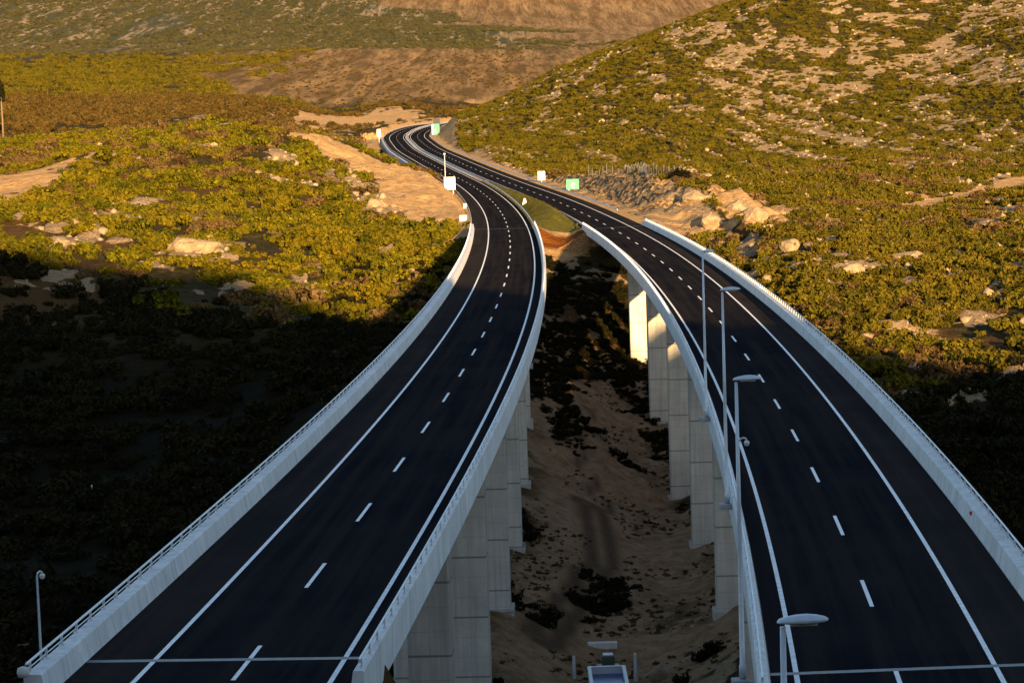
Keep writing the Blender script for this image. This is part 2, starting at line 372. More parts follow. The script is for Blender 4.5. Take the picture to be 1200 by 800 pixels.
def concrete_mat(name, col, lift=None, seam=None):
    m, t, b = nt(name); p = posn(t); L = t.links
    n1 = noise(t, .35, 5, .65, p).outputs[0]; n2 = noise(t, 3.5, 5, .65, p).outputs[0]
    mp = t.nodes.new('ShaderNodeMapping'); mp.inputs['Scale'].default_value = (2.2, 2.2, .12); L.new(p, mp.inputs[0])
    n3 = noise(t, 1.0, 4, .6, mp.outputs[0]).outputs[0]
    c = mixc(t, rampf(t, n1, .3, .7), [k*.82 for k in col], [k*1.12 for k in col])
    c = mixc(t, math_(t, 'MULTIPLY', rampf(t, n3, .45, .72), .6), c, [k*.5 for k in col])
    c = mixc(t, math_(t, 'MULTIPLY', rampf(t, n2, .45, .8), .3), c, [k*.6 for k in col])
    h = n2
    if lift:
        tc = t.nodes.new('ShaderNodeTexCoord'); sx = t.nodes.new('ShaderNodeSeparateXYZ'); L.new(tc.outputs['Object'], sx.inputs[0])
        def line(sock, per, w):
            fr = math_(t, 'ABSOLUTE', math_(t, 'SUBTRACT', math_(t, 'FRACT', math_(t, 'DIVIDE', sock, per)), .5))
            return math_(t, 'GREATER_THAN', fr, .5-w/per)
        j1 = line(sx.outputs[2], lift, .075); j2 = line(sx.outputs[2], lift/3.0, .022); j3 = line(sx.outputs[0], 1.36, .025)
        blk = t.nodes.new('ShaderNodeTexWhiteNoise'); blk.noise_dimensions = '1D'
        L.new(math_(t, 'FLOOR', math_(t, 'ADD', math_(t, 'DIVIDE', sx.outputs[2], lift), .5)), blk.inputs['W'])
        c = mixc(t, math_(t, 'MULTIPLY', blk.outputs[0], .35), c, [k*.72 for k in col])
        c = mixc(t, math_(t, 'MULTIPLY', math_(t, 'MAXIMUM', math_(t, 'MULTIPLY', j2, .45), math_(t, 'MULTIPLY', j3, .4)), 1.0), c, [k*.42 for k in col])
        c = mixc(t, math_(t, 'MULTIPLY', j1, .8), c, [k*.3 for k in col])
    if seam:
        uv = t.nodes.new('ShaderNodeUVMap'); sx = t.nodes.new('ShaderNodeSeparateXYZ'); L.new(uv.outputs[0], sx.inputs[0])
        fr = math_(t, 'FRACT', math_(t, 'DIVIDE', sx.outputs[0], seam))
        blk = t.nodes.new('ShaderNodeTexWhiteNoise'); blk.noise_dimensions = '1D'
        L.new(math_(t, 'FLOOR', math_(t, 'DIVIDE', sx.outputs[0], seam)), blk.inputs['W'])
        c = mixc(t, math_(t, 'MULTIPLY', blk.outputs[0], .28), c, [k*.78 for k in col])
        c = mixc(t, math_(t, 'MULTIPLY', math_(t, 'LESS_THAN', fr, .05/seam), .75), c, [k*.35 for k in col])
    L.new(c, b.inputs['Base Color']); b.inputs['Roughness'].default_value = .85; b.inputs['Specular IOR Level'].default_value = .25
    bump(t, b, h, .25, .03); return m
def asphalt_mat():
    m, t, b = nt('asphalt'); p = posn(t); L = t.links
    n1 = noise(t, .12, 5, .6, p).outputs[0]; n2 = noise(t, 6, 4, .7, p).outputs[0]
    uv = t.nodes.new('ShaderNodeUVMap'); sx = t.nodes.new('ShaderNodeSeparateXYZ'); L.new(uv.outputs[0], sx.inputs[0])
    cb = t.nodes.new('ShaderNodeCombineXYZ'); L.new(math_(t, 'MULTIPLY', sx.outputs[0], .02), cb.inputs[0]); L.new(math_(t, 'MULTIPLY', sx.outputs[1], 1.1), cb.inputs[1])
    n3 = noise(t, 1.0, 4, .6, cb.outputs[0]).outputs[0]
    c = mixc(t, rampf(t, n1, .3, .7), (.008,.009,.0135), (.018,.0165,.018))
    c = mixc(t, math_(t, 'MULTIPLY', rampf(t, n3, .42, .68), .9), c, (.027,.023,.021))
    c = mixc(t, math_(t, 'MULTIPLY', rampf(t, n2, .5, .75), .35), c, (.006,.006,.007))       # paver lanes and wheel tracks run along the road
    a = t.nodes.new('ShaderNodeAttribute'); a.attribute_name = 'shoulder'
    c = mixc(t, a.outputs['Fac'], c, mixc(t, rampf(t, n1, .3, .7), (.07,.056,.043), (.10,.08,.06)))
    L.new(c, b.inputs['Base Color']); b.inputs['Roughness'].default_value = .95; b.inputs['Specular IOR Level'].default_value = 0
    bump(t, b, n2, .2, .02); return m

M = dict(terrain=terrain_mat(), rock=rock_mat(), asphalt=asphalt_mat(),
 conc=concrete_mat('parapet_concrete', (.74,.72,.70), seam=5.0), pier=concrete_mat('pier_concrete', (.60,.555,.48), lift=4.6),
 slab=concrete_mat('deck_concrete', (.50,.48,.45)), wallc=concrete_mat('wall_concrete', (.50,.475,.43), lift=3.4),
 paint=plain('road_paint', (.82,.81,.79), .8, 0, .18, 3.5, .1), steel=plain('galvanised_steel', (.62,.64,.66), .5, .35, .12, 3),
 joint=plain('joint_steel', (.13,.13,.14), .55, .3, .25, 4), lamp=plain('lamp_grey', (.55,.58,.61), .45, .2, .08, 4), white=plain('white_enamel', (.66,.65,.61), .5, 0, .05),
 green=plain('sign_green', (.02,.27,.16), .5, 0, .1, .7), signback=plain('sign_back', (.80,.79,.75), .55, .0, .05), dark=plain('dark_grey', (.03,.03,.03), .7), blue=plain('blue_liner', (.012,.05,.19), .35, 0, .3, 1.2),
 brown=plain('bark', (.16,.11,.07), .9, 0, .3, 6), red=plain('red_reflector', (.55,.03,.02), .4), medn=plain('median_gravel', (.46,.43,.38), .9, 0, .25, .8), machine=plain('machine_green', (.05,.07,.05), .6, 0, .2),
 palew=plain('pale_slab', (.55,.52,.48), .8, 0, .15, 1.5), fence=plain('fence_grey', (.06,.06,.06), .7))
M['leafA'] = leaf_mat('leaves_bright', (.036,.044,.003), (.106,.093,.004), (.155,.113,.006))
M['leafB'] = leaf_mat('leaves_olive', (.035,.037,.004), (.086,.072,.006), (.130,.095,.009))
M['leafC'] = leaf_mat('leaves_rusty', (.040,.030,.007), (.080,.050,.012), (.10,.064,.016))
M['leafE'] = leaf_mat('leaves_grey_green', (.036,.038,.016), (.066,.062,.026), (.085,.072,.034))
M['leafF'] = leaf_mat('leaves_dry', (.050,.030,.012), (.11,.062,.020), (.14,.095,.035))
M['leafD'] = leaf_mat('leaves_dark', (.007,.008,.003), (.015,.013,.004), (.021,.016,.005))  # near-black: valley shade put into leaf colour; also dark trees and undergrowth

# ------------------------------------------------------------------ mesh helpers
def mesh_obj(name, verts, faces, mat, parent=None, smooth=False, **props):
    me = bpy.data.meshes.new(name); me.from_pydata([tuple(map(float, v)) for v in verts], [], [tuple(f) for f in faces]); me.update()
    me.materials.append(mat if not isinstance(mat, str) else M[mat])
    if smooth:
        for p in me.polygons: p.use_smooth = True
    return link(name, me, parent, **props)
def link(name, me, parent=None, **props):
    o = bpy.data.objects.new(name, me); COL.objects.link(o)
    if parent is not None: o.parent = parent
    for k, v in props.items(): o[k] = v
    return o
def tag(o, label=None, category=None, group=None, kind=None):
    for k, v in (('label', label), ('category', category), ('group', group), ('kind', kind)):
        if v: o[k] = v
    return o
def empty(name, loc, rz=0, **props):
    o = bpy.data.objects.new(name, None); COL.objects.link(o); o.location = tuple(map(float, loc)); o.rotation_euler = (0, 0, rz); o.empty_display_size = .5
    for k, v in props.items(): o[k] = v
    return o
class MB:
    def __init__(s): s.v, s.f = [], []
    def add(s, v, f):
        b = len(s.v); s.v += [tuple(map(float, p)) for p in v]; s.f += [tuple(b+i for i in g) for g in f]; return s
    def box(s, x0, x1, y0, y1, z0, z1, bev=0):
        if bev:
            pts, fs = [], []
            ring = lambda z, d: [(x0+d, y0+d+0, z), (x1-d, y0+d, z), (x1-d, y1-d, z), (x0+d, y1-d, z)]
            r = ring(z0, bev) + ring(z0+bev, 0) + ring(z1-bev, 0) + ring(z1, bev)
            f = [(3,2,1,0), (12,13,14,15)]
            for k in range(3):
                for i in range(4): f.append((k*4+i, k*4+(i+1) % 4, k*4+4+(i+1) % 4, k*4+4+i))
            return s.add(r, f)
        v = [(x0,y0,z0),(x1,y0,z0),(x1,y1,z0),(x0,y1,z0),(x0,y0,z1),(x1,y0,z1),(x1,y1,z1),(x0,y1,z1)]
        return s.add(v, [(3,2,1,0),(4,5,6,7),(0,1,5,4),(1,2,6,5),(2,3,7,6),(3,0,4,7)])
    def tube(s, path, rad, n=8, cap=True):
        path = [Vector(p) for p in path]; rads = rad if isinstance(rad, (list, tuple)) else [rad]*len(path)
        v, f = [], []
        for i, p in enumerate(path):
            d = (path[min(i+1, len(path)-1)] - path[max(i-1, 0)]).normalized()
            a = d.cross(Vector((0, 0, 1)) if abs(d.z) < .9 else Vector((1, 0, 0))).normalized(); b = d.cross(a)
            for k in range(n):
                t = 2*math.pi*k/n; v.append(p + (a*math.cos(t)+b*math.sin(t))*rads[i])
        for i in range(len(path)-1):
            for k in range(n): f.append((i*n+k, i*n+(k+1) % n, (i+1)*n+(k+1) % n, (i+1)*n+k))
        if cap: f += [tuple(range(n-1, -1, -1)), tuple((len(path)-1)*n+k for k in range(n))]
        return s.add(v, f)
    def lathe(s, prof, n=16, c=(0, 0, 0)):
        v, f = [], []
        for r, z in prof:
            for k in range(n): v.append((c[0]+r*math.cos(2*math.pi*k/n), c[1]+r*math.sin(2*math.pi*k/n), c[2]+z))
        for i in range(len(prof)-1):
            for k in range(n): f.append((i*n+k, i*n+(k+1) % n, (i+1)*n+(k+1) % n, (i+1)*n+k))
        f += [tuple(range(n-1, -1, -1)), tuple((len(prof)-1)*n+k for k in range(n))]
        return s.add(v, f)
    def build(s, name, mat, parent=None, smooth=False, **props): return mesh_obj(name, s.v, s.f, mat, parent, smooth, **props)
def sweep(name, q, s0, s1, prof, mat, parent=None, step=3.0, closed=True, attr=None, **props):
    """drag a cross-section (offset, height) along a carriageway"""
    n_ = max(2, int(round((s1-s0)/step))+1); st = np.linspace(s0, s1, n_)
    m = len(prof); V = np.concatenate([pt(q, st, o, h)[None] for o, h in prof]).transpose(1, 0, 2).reshape(-1, 3)
    f = []; k2 = m if closed else m-1
    for i in range(n_-1):
        for k in range(k2): f.append((i*m+k, i*m+(k+1) % m, (i+1)*m+(k+1) % m, (i+1)*m+k))
    if closed: f += [tuple(range(m-1, -1, -1)), tuple((n_-1)*m+k for k in range(m))]
    o = mesh_obj(name, V, f, mat, parent, **props)
    uv = o.data.uv_layers.new(name='UVMap')
    idx = np.empty(len(o.data.loops), int); o.data.loops.foreach_get('vertex_index', idx)
    pu = np.stack([st[idx//m], np.array([p[0] for p in prof])[idx % m]], 1).astype(np.float32)
    uv.data.foreach_set('uv', pu.ravel())
    if attr is not None:
        a = o.data.attributes.new('shoulder', 'FLOAT', 'POINT'); a.data.foreach_set('value', np.tile(np.array(attr, np.float32), n_))
    return o

# ------------------------------------------------------------------ build: ground
def build_terrain():
    ny, nx = TX.shape
    V = np.stack([TX, TY, TZ], -1).reshape(-1, 3).astype(np.float32)
    i = np.arange(ny*nx).reshape(ny, nx)
    Fq = np.stack([i[:-1, :-1], i[:-1, 1:], i[1:, 1:], i[1:, :-1]], -1).reshape(-1, 4).astype(np.int32)
    me = bpy.data.meshes.new('ground'); me.vertices.add(len(V)); me.vertices.foreach_set('co', V.ravel())
    me.loops.add(Fq.size); me.loops.foreach_set('vertex_index', Fq.ravel())
    me.polygons.add(len(Fq)); me.polygons.foreach_set('loop_start', np.arange(0, Fq.size, 4, dtype=np.int32)); me.polygons.foreach_set('loop_total', np.full(len(Fq), 4, np.int32))
    me.polygons.foreach_set('use_smooth', np.ones(len(Fq), bool))
    me.update(); me.validate()
    for nm, ch in (('cover_a', (rock, sand, grass, dirt)), ('cover_b', (shade_tone, orange, rust, track)), ('cover_c', (farp, farm, farb, 0*rock))):
        a = me.attributes.new(nm, 'FLOAT_COLOR', 'POINT')
        a.data.foreach_set('color', np.stack(ch, -1).reshape(-1).astype(np.float32))
    me.materials.append(M['terrain'])
    return tag(link('ground', me), kind='structure')
relief = np.where(sand < .4, rock, 0)*np.clip((TY-150)/100, 0, 1)*(TY < 1600)
TZ = TZ + relief*(.15 + 1.5*abs(fbm(TX, TY/1.6, 5.5, 301, 3)-.5)*2*np.where(cutr > .2, .12, 1) + np.where(cutr > .2, .1, .7)*(hsh(np.arange(TX.shape[1])[None, :]+0*TX, np.arange(TX.shape[0])[:, None]+0*TX, 55)-.5))
bluff = np.zeros_like(TZ)
for b in [(880,255,11,24),(850,240,10,18),(830,258,7,14),(905,272,7,14),(820,235,7,14),(560,118,14,60),(545,130,12,60)]: bluff = mx(bluff, blob(*b))
cutm = np.clip(1.6 - seg_dist(cutl, TX, TY)/(8+TY/100), 0, 1)*(DL < -9)
TZ = TZ + cutm*(1.9*abs(fbm(TX, TY/2, 7, 321, 4)-.5)*2 - .9*np.floor(2.4*fbm(TX/1.2, TY/2, 6, 323, 2))/2 + .2)*np.clip((-9-DL)/5, 0, 1)
bk = np.clip(bluff*1.6, 0, 1)*np.clip((DR-9)/4, 0, 1)
TZ = TZ + bk*(1.2 + 4.2*abs(fbm(TX, TY/1.5, 8, 311, 4)-.5)*2 - 1.4*np.floor(2.2*fbm(TX, TY, 5, 313, 2))/2)
build_terrain()

# ------------------------------------------------------------------ build: carriageways
LEN_L, LEN_R = float(LQ.s[-1])-6, float(RQ.s[-1])-6
S0L, S1L, S0R, S1R = -17.5, 352.0, -15.0, 363.0
def road(q, lo, hi, flip, end):
    sg = -1 if flip else 1            # outer shoulder: left on the left carriageway
    offs = [lo, -3.75-.001 if not flip else -3.75, -3.75, 0, 3.75, 3.751, hi]
    sh = [1, 1, 0, 0, 0, 0, 0] if flip else [0, 0, 0, 0, 0, 1, 1]
    o = sweep('road', q, -58, end, [(a, 0) for a in offs], 'asphalt', closed=False, attr=[k*.16 for k in sh], kind='structure')
    bm = MB()
    def strip(o0, o1, s0, s1, step=3.0):
        n_ = max(2, int(round((s1-s0)/step))+1); st = np.linspace(s0, s1, n_)
        a, b = pt(q, st, o0, .004), pt(q, st, o1, .004)
        bm.add(np.stack([a, b], 1).reshape(-1, 3), [(2*i, 2*i+1, 2*i+3, 2*i+2) for i in range(n_-1)])
    strip(-3.85, -3.65, -58, end); strip(3.65, 3.85, -58, end)
    for k in range(-3, int(end/18)):
        strip(-.09, .09, k*18-3, k*18+3, 2.0)
    bm.build('road_markings', 'paint', kind='structure')
road(LQ, -6.8, 4.72, True, LEN_L); road(RQ, -4.72, 6.4, False, LEN_R)
# gravel strip where the two carriageways run side by side
sweep('median_strip', RQ, 560, LEN_R, [(-6.6, -.03), (-4.75, -.02)], 'medn', closed=False, kind='structure')

PIERS = {}
def viaduct(q, s0, s1, flip, label, pier_s, near_grid):
    root = empty('viaduct', pt(q, s0, 0, 0)*0)
    tag(root, label, 'viaduct', 'twin motorway viaducts')
    sg = 1 if flip else -1             # maps right carriageway profile to the left one by mirroring
    O = (lambda o: -o) if flip else (lambda o: o)
    c = .95
    prof = [(-5.2,-.07),(7.15,-.07),(7.15,-.32),(4.2,-.62),(3.3,-2.9),(-1.4,-2.9),(-2.3,-.62),(-5.2,-.32)]
    sweep('deck', q, s0, s1, [(O(o), h) for o, h in prof][::1 if not flip else -1], 'slab', root, attr=None)
    for (o_in, o_out, side) in ((6.42, 7.25, 'outer'), (-4.74, -5.3, 'inner')):
        d = 1 if o_out > o_in else -1
        p_ = [(o_in, -.066), (o_in+.12*d, .82), (o_in+.18*d, .88), (o_out-.04*d, .88), (o_out, .84), (o_out, -.72), (o_out-.22*d, -.72), (o_out-.22*d, -.45), (o_in+.3*d, -.40)] if False else \
             [(o_in, -.066), (o_in+.05*d, .16), (o_in+.16*d, .84), (o_in+.20*d, .88), (o_out-.05*d, .88), (o_out, .83), (o_out, -.74), (o_out-.12*d, -.74), (o_out-.12*d, -.066)]
        p_ = [(O(a), h) for a, h in p_]
        if (d > 0) == flip: p_ = p_[::-1]
        par = sweep('parapet', q, s0-6, s1+4, p_, 'conc', root)
        ro = O(o_out-.12*d) if side == 'outer' else O(o_out-.16*d)
        st = np.arange(s0-6, s1+4, 3.0)
        MB().tube(pt(q, st, ro, 1.27), .05, 6).build('handrail', 'steel', par)
        MB().tube(pt(q, st, ro, 1.05), .022, 5).build('lower_rail', 'steel', par)
        ps = np.arange(s0-5.5, s1+3.5, 2.3); rest = MB(); first = None
        for k, s in enumerate(ps):
            P = pt(q, s, ro, 0); h = heading(q, s)
            if k < 48:
                if first is None:
                    pb = MB().box(-.045, .045, -.035, .035, .87, 1.26).box(-.11, .11, -.10, .10, .872, .90)
                    first = pb.build('rail_post', 'steel', par); o = first
                else:
                    o = first.copy(); COL.objects.link(o); o.parent = par
                o.location = tuple(P); o.rotation_euler = (0, 0, -h)
            else:
                b = len(rest.v); rest.box(-.045, .045, -.035, .035, .87, 1.26)
                ch, sh = math.cos(-h), math.sin(-h)
                rest.v[b:] = [(P[0]+x*ch-y*sh, P[1]+x*sh+y*ch, P[2]+z) for x, y, z in rest.v[b:]]
        rest.build('rail_post', 'steel', par, kind='stuff')
    for s in (s0, s1):
        e0, e1 = (-6.78, 4.72) if flip else (-4.72, 6.40)
        a = [pt(q, s+ds, o, .008) for ds in (-.22, .22) for o in np.linspace(e0, e1, 6)]
        mesh_obj('expansion_joint', a, [(i, i+1, i+7, i+6) for i in range(5)], 'joint', root)
    for s in pier_s:
        h = heading(q, s); top = pt(q, s, 0, 0)[2] - 2.88
        P0 = pt(q, s, 0, 0)
        depth = 1.15; cz = .1
        for (a, b) in ((-2.72, 0.0), (1.9, 4.62)):
            oc = O((a+b)/2); g = pt(q, s, oc, 0); zg = float(zt(g[0], g[1])[0]); low = zg - 1.5; w = (b-a)/2
            ringp = [(-w+cz,-depth),(w-cz,-depth),(w,-depth+cz),(w,depth-cz),(w-cz,depth),(-w+cz,depth),(-w,depth-cz),(-w,-depth+cz)]
            v = [(x, y, low-top) for x, y in ringp] + [(x, y, -.0) for x, y in ringp]
            o = MB().add(v, [tuple(range(7, -1, -1)), tuple(range(8, 16))] + [(k, (k+1) % 8, 8+(k+1) % 8, 8+k) for k in range(8)]).build('pier', 'pier', root)
            o.location = (g[0], g[1], top); o.rotation_euler = (0, 0, -h)
            MB().box(-w-.3, w+.3, -depth-.3, depth+.3, zg-1.2-top, zg+.08-top).build('footing', 'wallc', o)
    # abutments under both ends
    for (s, d) in ((s0, -1), (s1, 1)):
        P0 = pt(q, s, 0, 0); h = heading(q, s)
        x0, x1 = sorted((O(-5.05), O(7.05)))
        mb = MB().box(x0, x1, min(0, d*6), max(0, d*6), -11.5 if d < 0 else -7, -.36)
        o = mb.build('abutment', 'wallc', root); o.location = tuple(P0); o.rotation_euler = (0, 0, -h)
    return root
PL = [38,72,106,140,174,208,242,276,310]; PR = [32,75,118,161,204,247,290]
viaduct(LQ, S0L, S1L, True, 'curved concrete viaduct on the left, with wide shoulder along its left parapet', PL, None)
viaduct(RQ, S0R, S1R, False, 'curved concrete viaduct on the right, with street lamps along its left parapet', PR, None)

# ------------------------------------------------------------------ guardrails beyond the viaducts
def guardrail(q, off, s0, s1, face, label, sp=6.0):
    root = empty('guardrail', pt(q, s0, off, 0)*0); tag(root, label, 'guardrail', 'steel guardrails along the road')
    w = [(off, .42), (off+.05*face, .48), (off, .56), (off, .60), (off+.05*face, .68), (off, .76), (off-.03*face, .76), (off-.03*face, .42)]
    sweep('beam', q, s0, s1, w, 'steel', root)
    first = None
    ps = np.arange(s0+1, s1, sp)
    if len(ps) > 98: ps = np.linspace(s0+1, s1-1, 98)
    for s in ps:
        if first is None: first = MB().box(-.04, .04, -.03, .03, -.3, .60).build('post', 'fence', root); o = first
        else: o = first.copy(); COL.objects.link(o); o.parent = root
        o.location = tuple(pt(q, s, off-.09*face, 0)); o.rotation_euler = (0, 0, -heading(q, s))
guardrail(LQ, -7.0, S1L+4.3, LEN_L-20, 1, 'bright steel guardrail on the outer left edge of the left road')
guardrail(LQ, 4.95, S1L+4.3, LEN_L-20, -1, 'steel guardrail between the left road and the grass median')
guardrail(RQ, -4.95, S1R+4.3, LEN_R-20, 1, 'bright steel guardrail between the right road and the grass median')
guardrail(RQ, 7.0, S1R+60, LEN_R-20, -1, 'steel guardrail on the outer right edge of the right road')

# ------------------------------------------------------------------ street lamps on the right viaduct
def lamp_proto():
    root = empty('street_lamp', (0, 0, 0))
    MB().lathe([(.14,0),(.14,.5),(.105,.55),(.085,6),(.06,11.4)], 12).build('pole', 'lamp', root, True)
    hb = MB(); nseg = 9; v, f = [], []
    prof = [(-.22,.04,.03),(-.16,.12,.08),(0,.17,.12),(.2,.20,.15),(.42,.21,.155),(.62,.18,.13),(.78,.11,.09),(.86,.03,.04)]
    m = 12
    for x, w, h in prof:
        for k in range(m):
            a = 2*math.pi*k/m; z = math.sin(a); v.append((x, w*math.cos(a), (h if z > 0 else h*.35)*z + .02*x))
    for i in range(len(prof)-1):
        for k in range(m): f.append((i*m+k, i*m+(k+1) % m, (i+1)*m+(k+1) % m, (i+1)*m+k))
    f += [tuple(range(m-1, -1, -1)), tuple((len(prof)-1)*m+k for k in range(m))]
    hb.add(v, f); hd = hb.build('lamp_head', 'lamp', root, True); hd.location = (.1, 0, 11.5)
    gl = MB().box(.05, .62, -.12, .12, -.075, -.045, .01).build('lens', 'white', hd)
    MB().box(-.42, .22, -.3, .3, -.32, -.02, .03).build('bracket', 'conc', root)
    return root
def copy_tree(o, parent=None):
    c = o.copy(); COL.objects.link(c)
    if parent is not None: c.parent = parent
    for ch in [k for k in S.objects if k.parent == o and k != c]: copy_tree(ch, c)
    return c
lp = lamp_proto()
spots = [(-56,'nearest street lamp, its grey head over the near end of the right road'),(-15,'street lamp carrying a small white dome camera halfway up its pole'),
         (23.5,'street lamp second along the right viaduct beyond the one with the dome camera'),(62,'farthest street lamp on the right viaduct, its tip catching the sun')]
for i, (s, lb) in enumerate(spots):
    o = lp if i == 0 else copy_tree(lp)
    o.location = tuple(pt(RQ, s, -5.56, .55) if i > 1 else at(*((917,722,50),(862.5,441,91))[i]) - np.array([0, 0, 11.62])); o.rotation_euler = (0, 0, -heading(RQ, s) + (.55 if i == 3 else .12))
    tag(o, lb, 'street lamp', 'street lamps beside the right viaduct')
def camera_dome(loc, rz, label):
    r = empty('security_camera', loc, rz); r.scale = (.62, .62, .62); tag(r, label, 'camera')
    MB().tube([(0,0,0),(.1,0,.16),(.28,0,.22),(.42,0,.16),(.46,0,.02)], .055, 8).build('arm', 'white', r, True)
    b = MB().lathe([(.03,.06),(.13,.02),(.18,-.08),(.17,-.16)][::-1], 14, (.46,0,0)); b.build('housing', 'white', r, True)
    d = MB().lathe([(.02,-.31),(.09,-.29),(.14,-.24),(.16,-.16)], 14, (.46,0,0)); d.build('dome', 'white', r, True)
P = at(865.5, 514, 91); camera_dome((P[0]+.02, P[1], P[2]-.1), 0, 'small white dome camera on a curved arm of the street lamp')
# thin mast outside the left viaduct
P = pt(LQ, -19, -7.5, 0) - np.array([.3, 0, 0])
r = empty('mast', (P[0], P[1], P[2]-1.0)); tag(r, 'thin pale mast standing alone outside the left parapet', 'mast')
MB().tube([(0,0,0),(0,0,4.7)], [.06,.04], 8).build('pole', 'lamp', r); MB().box(-.1,.1,-.1,.12,-.1,.06).build('base_plate', 'steel', r)
camera_dome((P[0], P[1], P[2]+3.72), 1.0, 'tiny white camera on the tip of the thin mast outside the left parapet')
# mesh-faced box on the left parapet
P = pt(LQ, -15.5, -6.78, 0); h = heading(LQ, -15.5)
r = empty('junction_box', tuple(P), -h); tag(r, 'small grey box with a dark mesh face on the left parapet', 'box')
MB().box(-.06,.17,-.3,.3,.32,.82,.02).build('housing', 'steel', r); MB().box(.16,.178,-.26,.26,.36,.78).build('grille', 'dark', r)
P = pt(LQ, -23.9, -7.13, 0)
MB().lathe([(.05,.86),(.2,.9),(.24,1.05),(.2,1.22),(.05,1.28)], 12).build('rail_end_cap', 'palew', None, True, label='rounded pale end cap closing the handrail of the left parapet', category='end cap').location = tuple(P)
P = pt(RQ, 16, 6.5, 0)
MB().box(-.05,.05,-.08,.08,.55,.75,.01).build('reflector', 'red', None, label='small red reflector on the inner face of the right parapet', category='reflector').location = tuple(P)

# ------------------------------------------------------------------ signs
def sign(u, v, w, h, D, post_h, face, label, marks=None, posts=1, yaw=0, cat='road sign', back='signback', shape='rect'):
    C_ = at(u, v, D)
    gz = float(zt(C_[0], C_[1])[0]); r = empty('road_sign', (C_[0], C_[1], gz), yaw); tag(r, label, cat)
    z = C_[2]-gz
    if shape == 'tri':
        pts = [(-w/2,-h*.42),(w/2,-h*.42),(w*.12,h*.5),(-w*.12,h*.5)]
        vv = [(x, -.03, z+y) for x, y in pts] + [(x, .03, z+y) for x, y in pts]
        MB().add(vv, [(0,1,2,3),(7,6,5,4),(0,4,5,1),(1,5,6,2),(2,6,7,3),(3,7,4,0)]).build('panel', face, r)
    else:
        MB().box(-w/2, w/2, -.05, .05, z-h/2, z+h/2, .02).build('panel', face, r)
    for k in range(posts):
        x = 0 if posts == 1 else (-w*.3 if k == 0 else w*.3)
        MB().box(x-.07, x+.07, .052, .19, -.5, z+h*.4).build('post', 'steel', r)
    if marks:
        mk = MB()
        for (a, b, c, d) in marks: mk.box(a*w/2, b*w/2, -.062, -.052, z+c*h/2, z+d*h/2)
        mk.build('lettering', 'white', r)
    return r
sign(527, 215, 3.0, 3.4, 650, 2, 'white', 'large blank white board at the outer left edge of the left road', posts=2)
sign(543, 257, 1.5, 1.7, 505, 2, 'white', 'small white board low beside the end of the left parapet')
sign(545, 241.5, .8, 1.2, 560, 2, 'white', 'tiny white plate above the small white board by the left road')
sign(615, 238, 1.5, 2.2, 566, 2, 'white', 'pale triangular sign on a post in the grass median', shape='tri')
sign(634.5, 206, 2.2, 2.7, 735, 2, 'white', 'white portrait board standing right of the right road before the green sign')
sign(671, 216, 3.5, 2.9, 668, 2, 'green', 'teal green road sign with white marks beside the rock cut', marks=[(-.2,-.08,-.5,.05),(.0,.08,-.4,.35),(.16,.36,-.1,.2),(-.05,.3,-.66,-.54)], posts=2)
r = sign(510.5, 152, 4.2, 6.1, 1330, 2, 'green', 'tall teal direction sign with pale left margin at the far bend', marks=[(-.98,-.62,-.95,.95),(-.3,.3,-.55,-.45),(-.2,.1,-.2,.1)], posts=2)
sign(511.5, 142, 3.7, 3.0, 1332, 2, 'dark', 'dark blank board above the teal sign at the far bend', posts=2)
sign(444, 156, 2.0, 4.0, 1270, 2, 'white', 'small white board left of the road at its leftmost bend')
C_ = at(522, 213, 690); gz = float(zt(C_[0], C_[1])[0]); r = empty('lamp_post', (C_[0], C_[1], gz)); tag(r, 'thin tall lamp post rising behind the large white board', 'lamp post')
tz = at(521, 181, 690)[2]-gz
MB().tube([(0,0,-.5),(0,0,tz)], [.13,.09], 8).build('pole', 'lamp', r); MB().box(-.25,.25,-.9,.5,tz-.05,tz+.35,.06).build('lamp_head', 'white', r)

# ------------------------------------------------------------------ arched wall carrying the left road at the far bend
def arched_wall():
    r = empty('retaining_wall', (0, 0, 0)); tag(r, 'grey retaining wall with dark arches under the far left road', 'wall')
    s_a, s_b = 800, 1235
    sweep('cap_beam', LQ, s_a, s_b, [(-7.9,-.05),(-7.15,-.05),(-7.15,-1.6),(-7.9,-1.6)], 'conc', r)
    sweep('arch_shade', LQ, s_a, s_b, [(-7.18,-1.55),(-6.6,-1.55),(-6.6,-13),(-7.18,-13)], 'dark', r)  # dark sheet standing in for the shade inside the arch openings
    for s in np.arange(s_a+10, s_b, 36):
        P = pt(LQ, s, -7.5, 0)
        mb = MB(); n_ = 8
        v = []
        prof = [(-3,-13),(3,-13),(3,-5.5),(5,-3.2),(9,-1.62),(-9,-1.62),(-5,-3.2),(-3,-5.5)]
        v = [(-.38, y, z) for y, z in prof] + [(.3, y, z) for y, z in prof]
        mb.add(v, [tuple(range(7, -1, -1)), tuple(range(8, 16))] + [(k, (k+1) % 8, 8+(k+1) % 8, 8+k) for k in range(8)])
        o = mb.build('pillar', 'wallc', r); o.location = tuple(P); o.rotation_euler = (0, 0, -heading(LQ, s))
arched_wall()

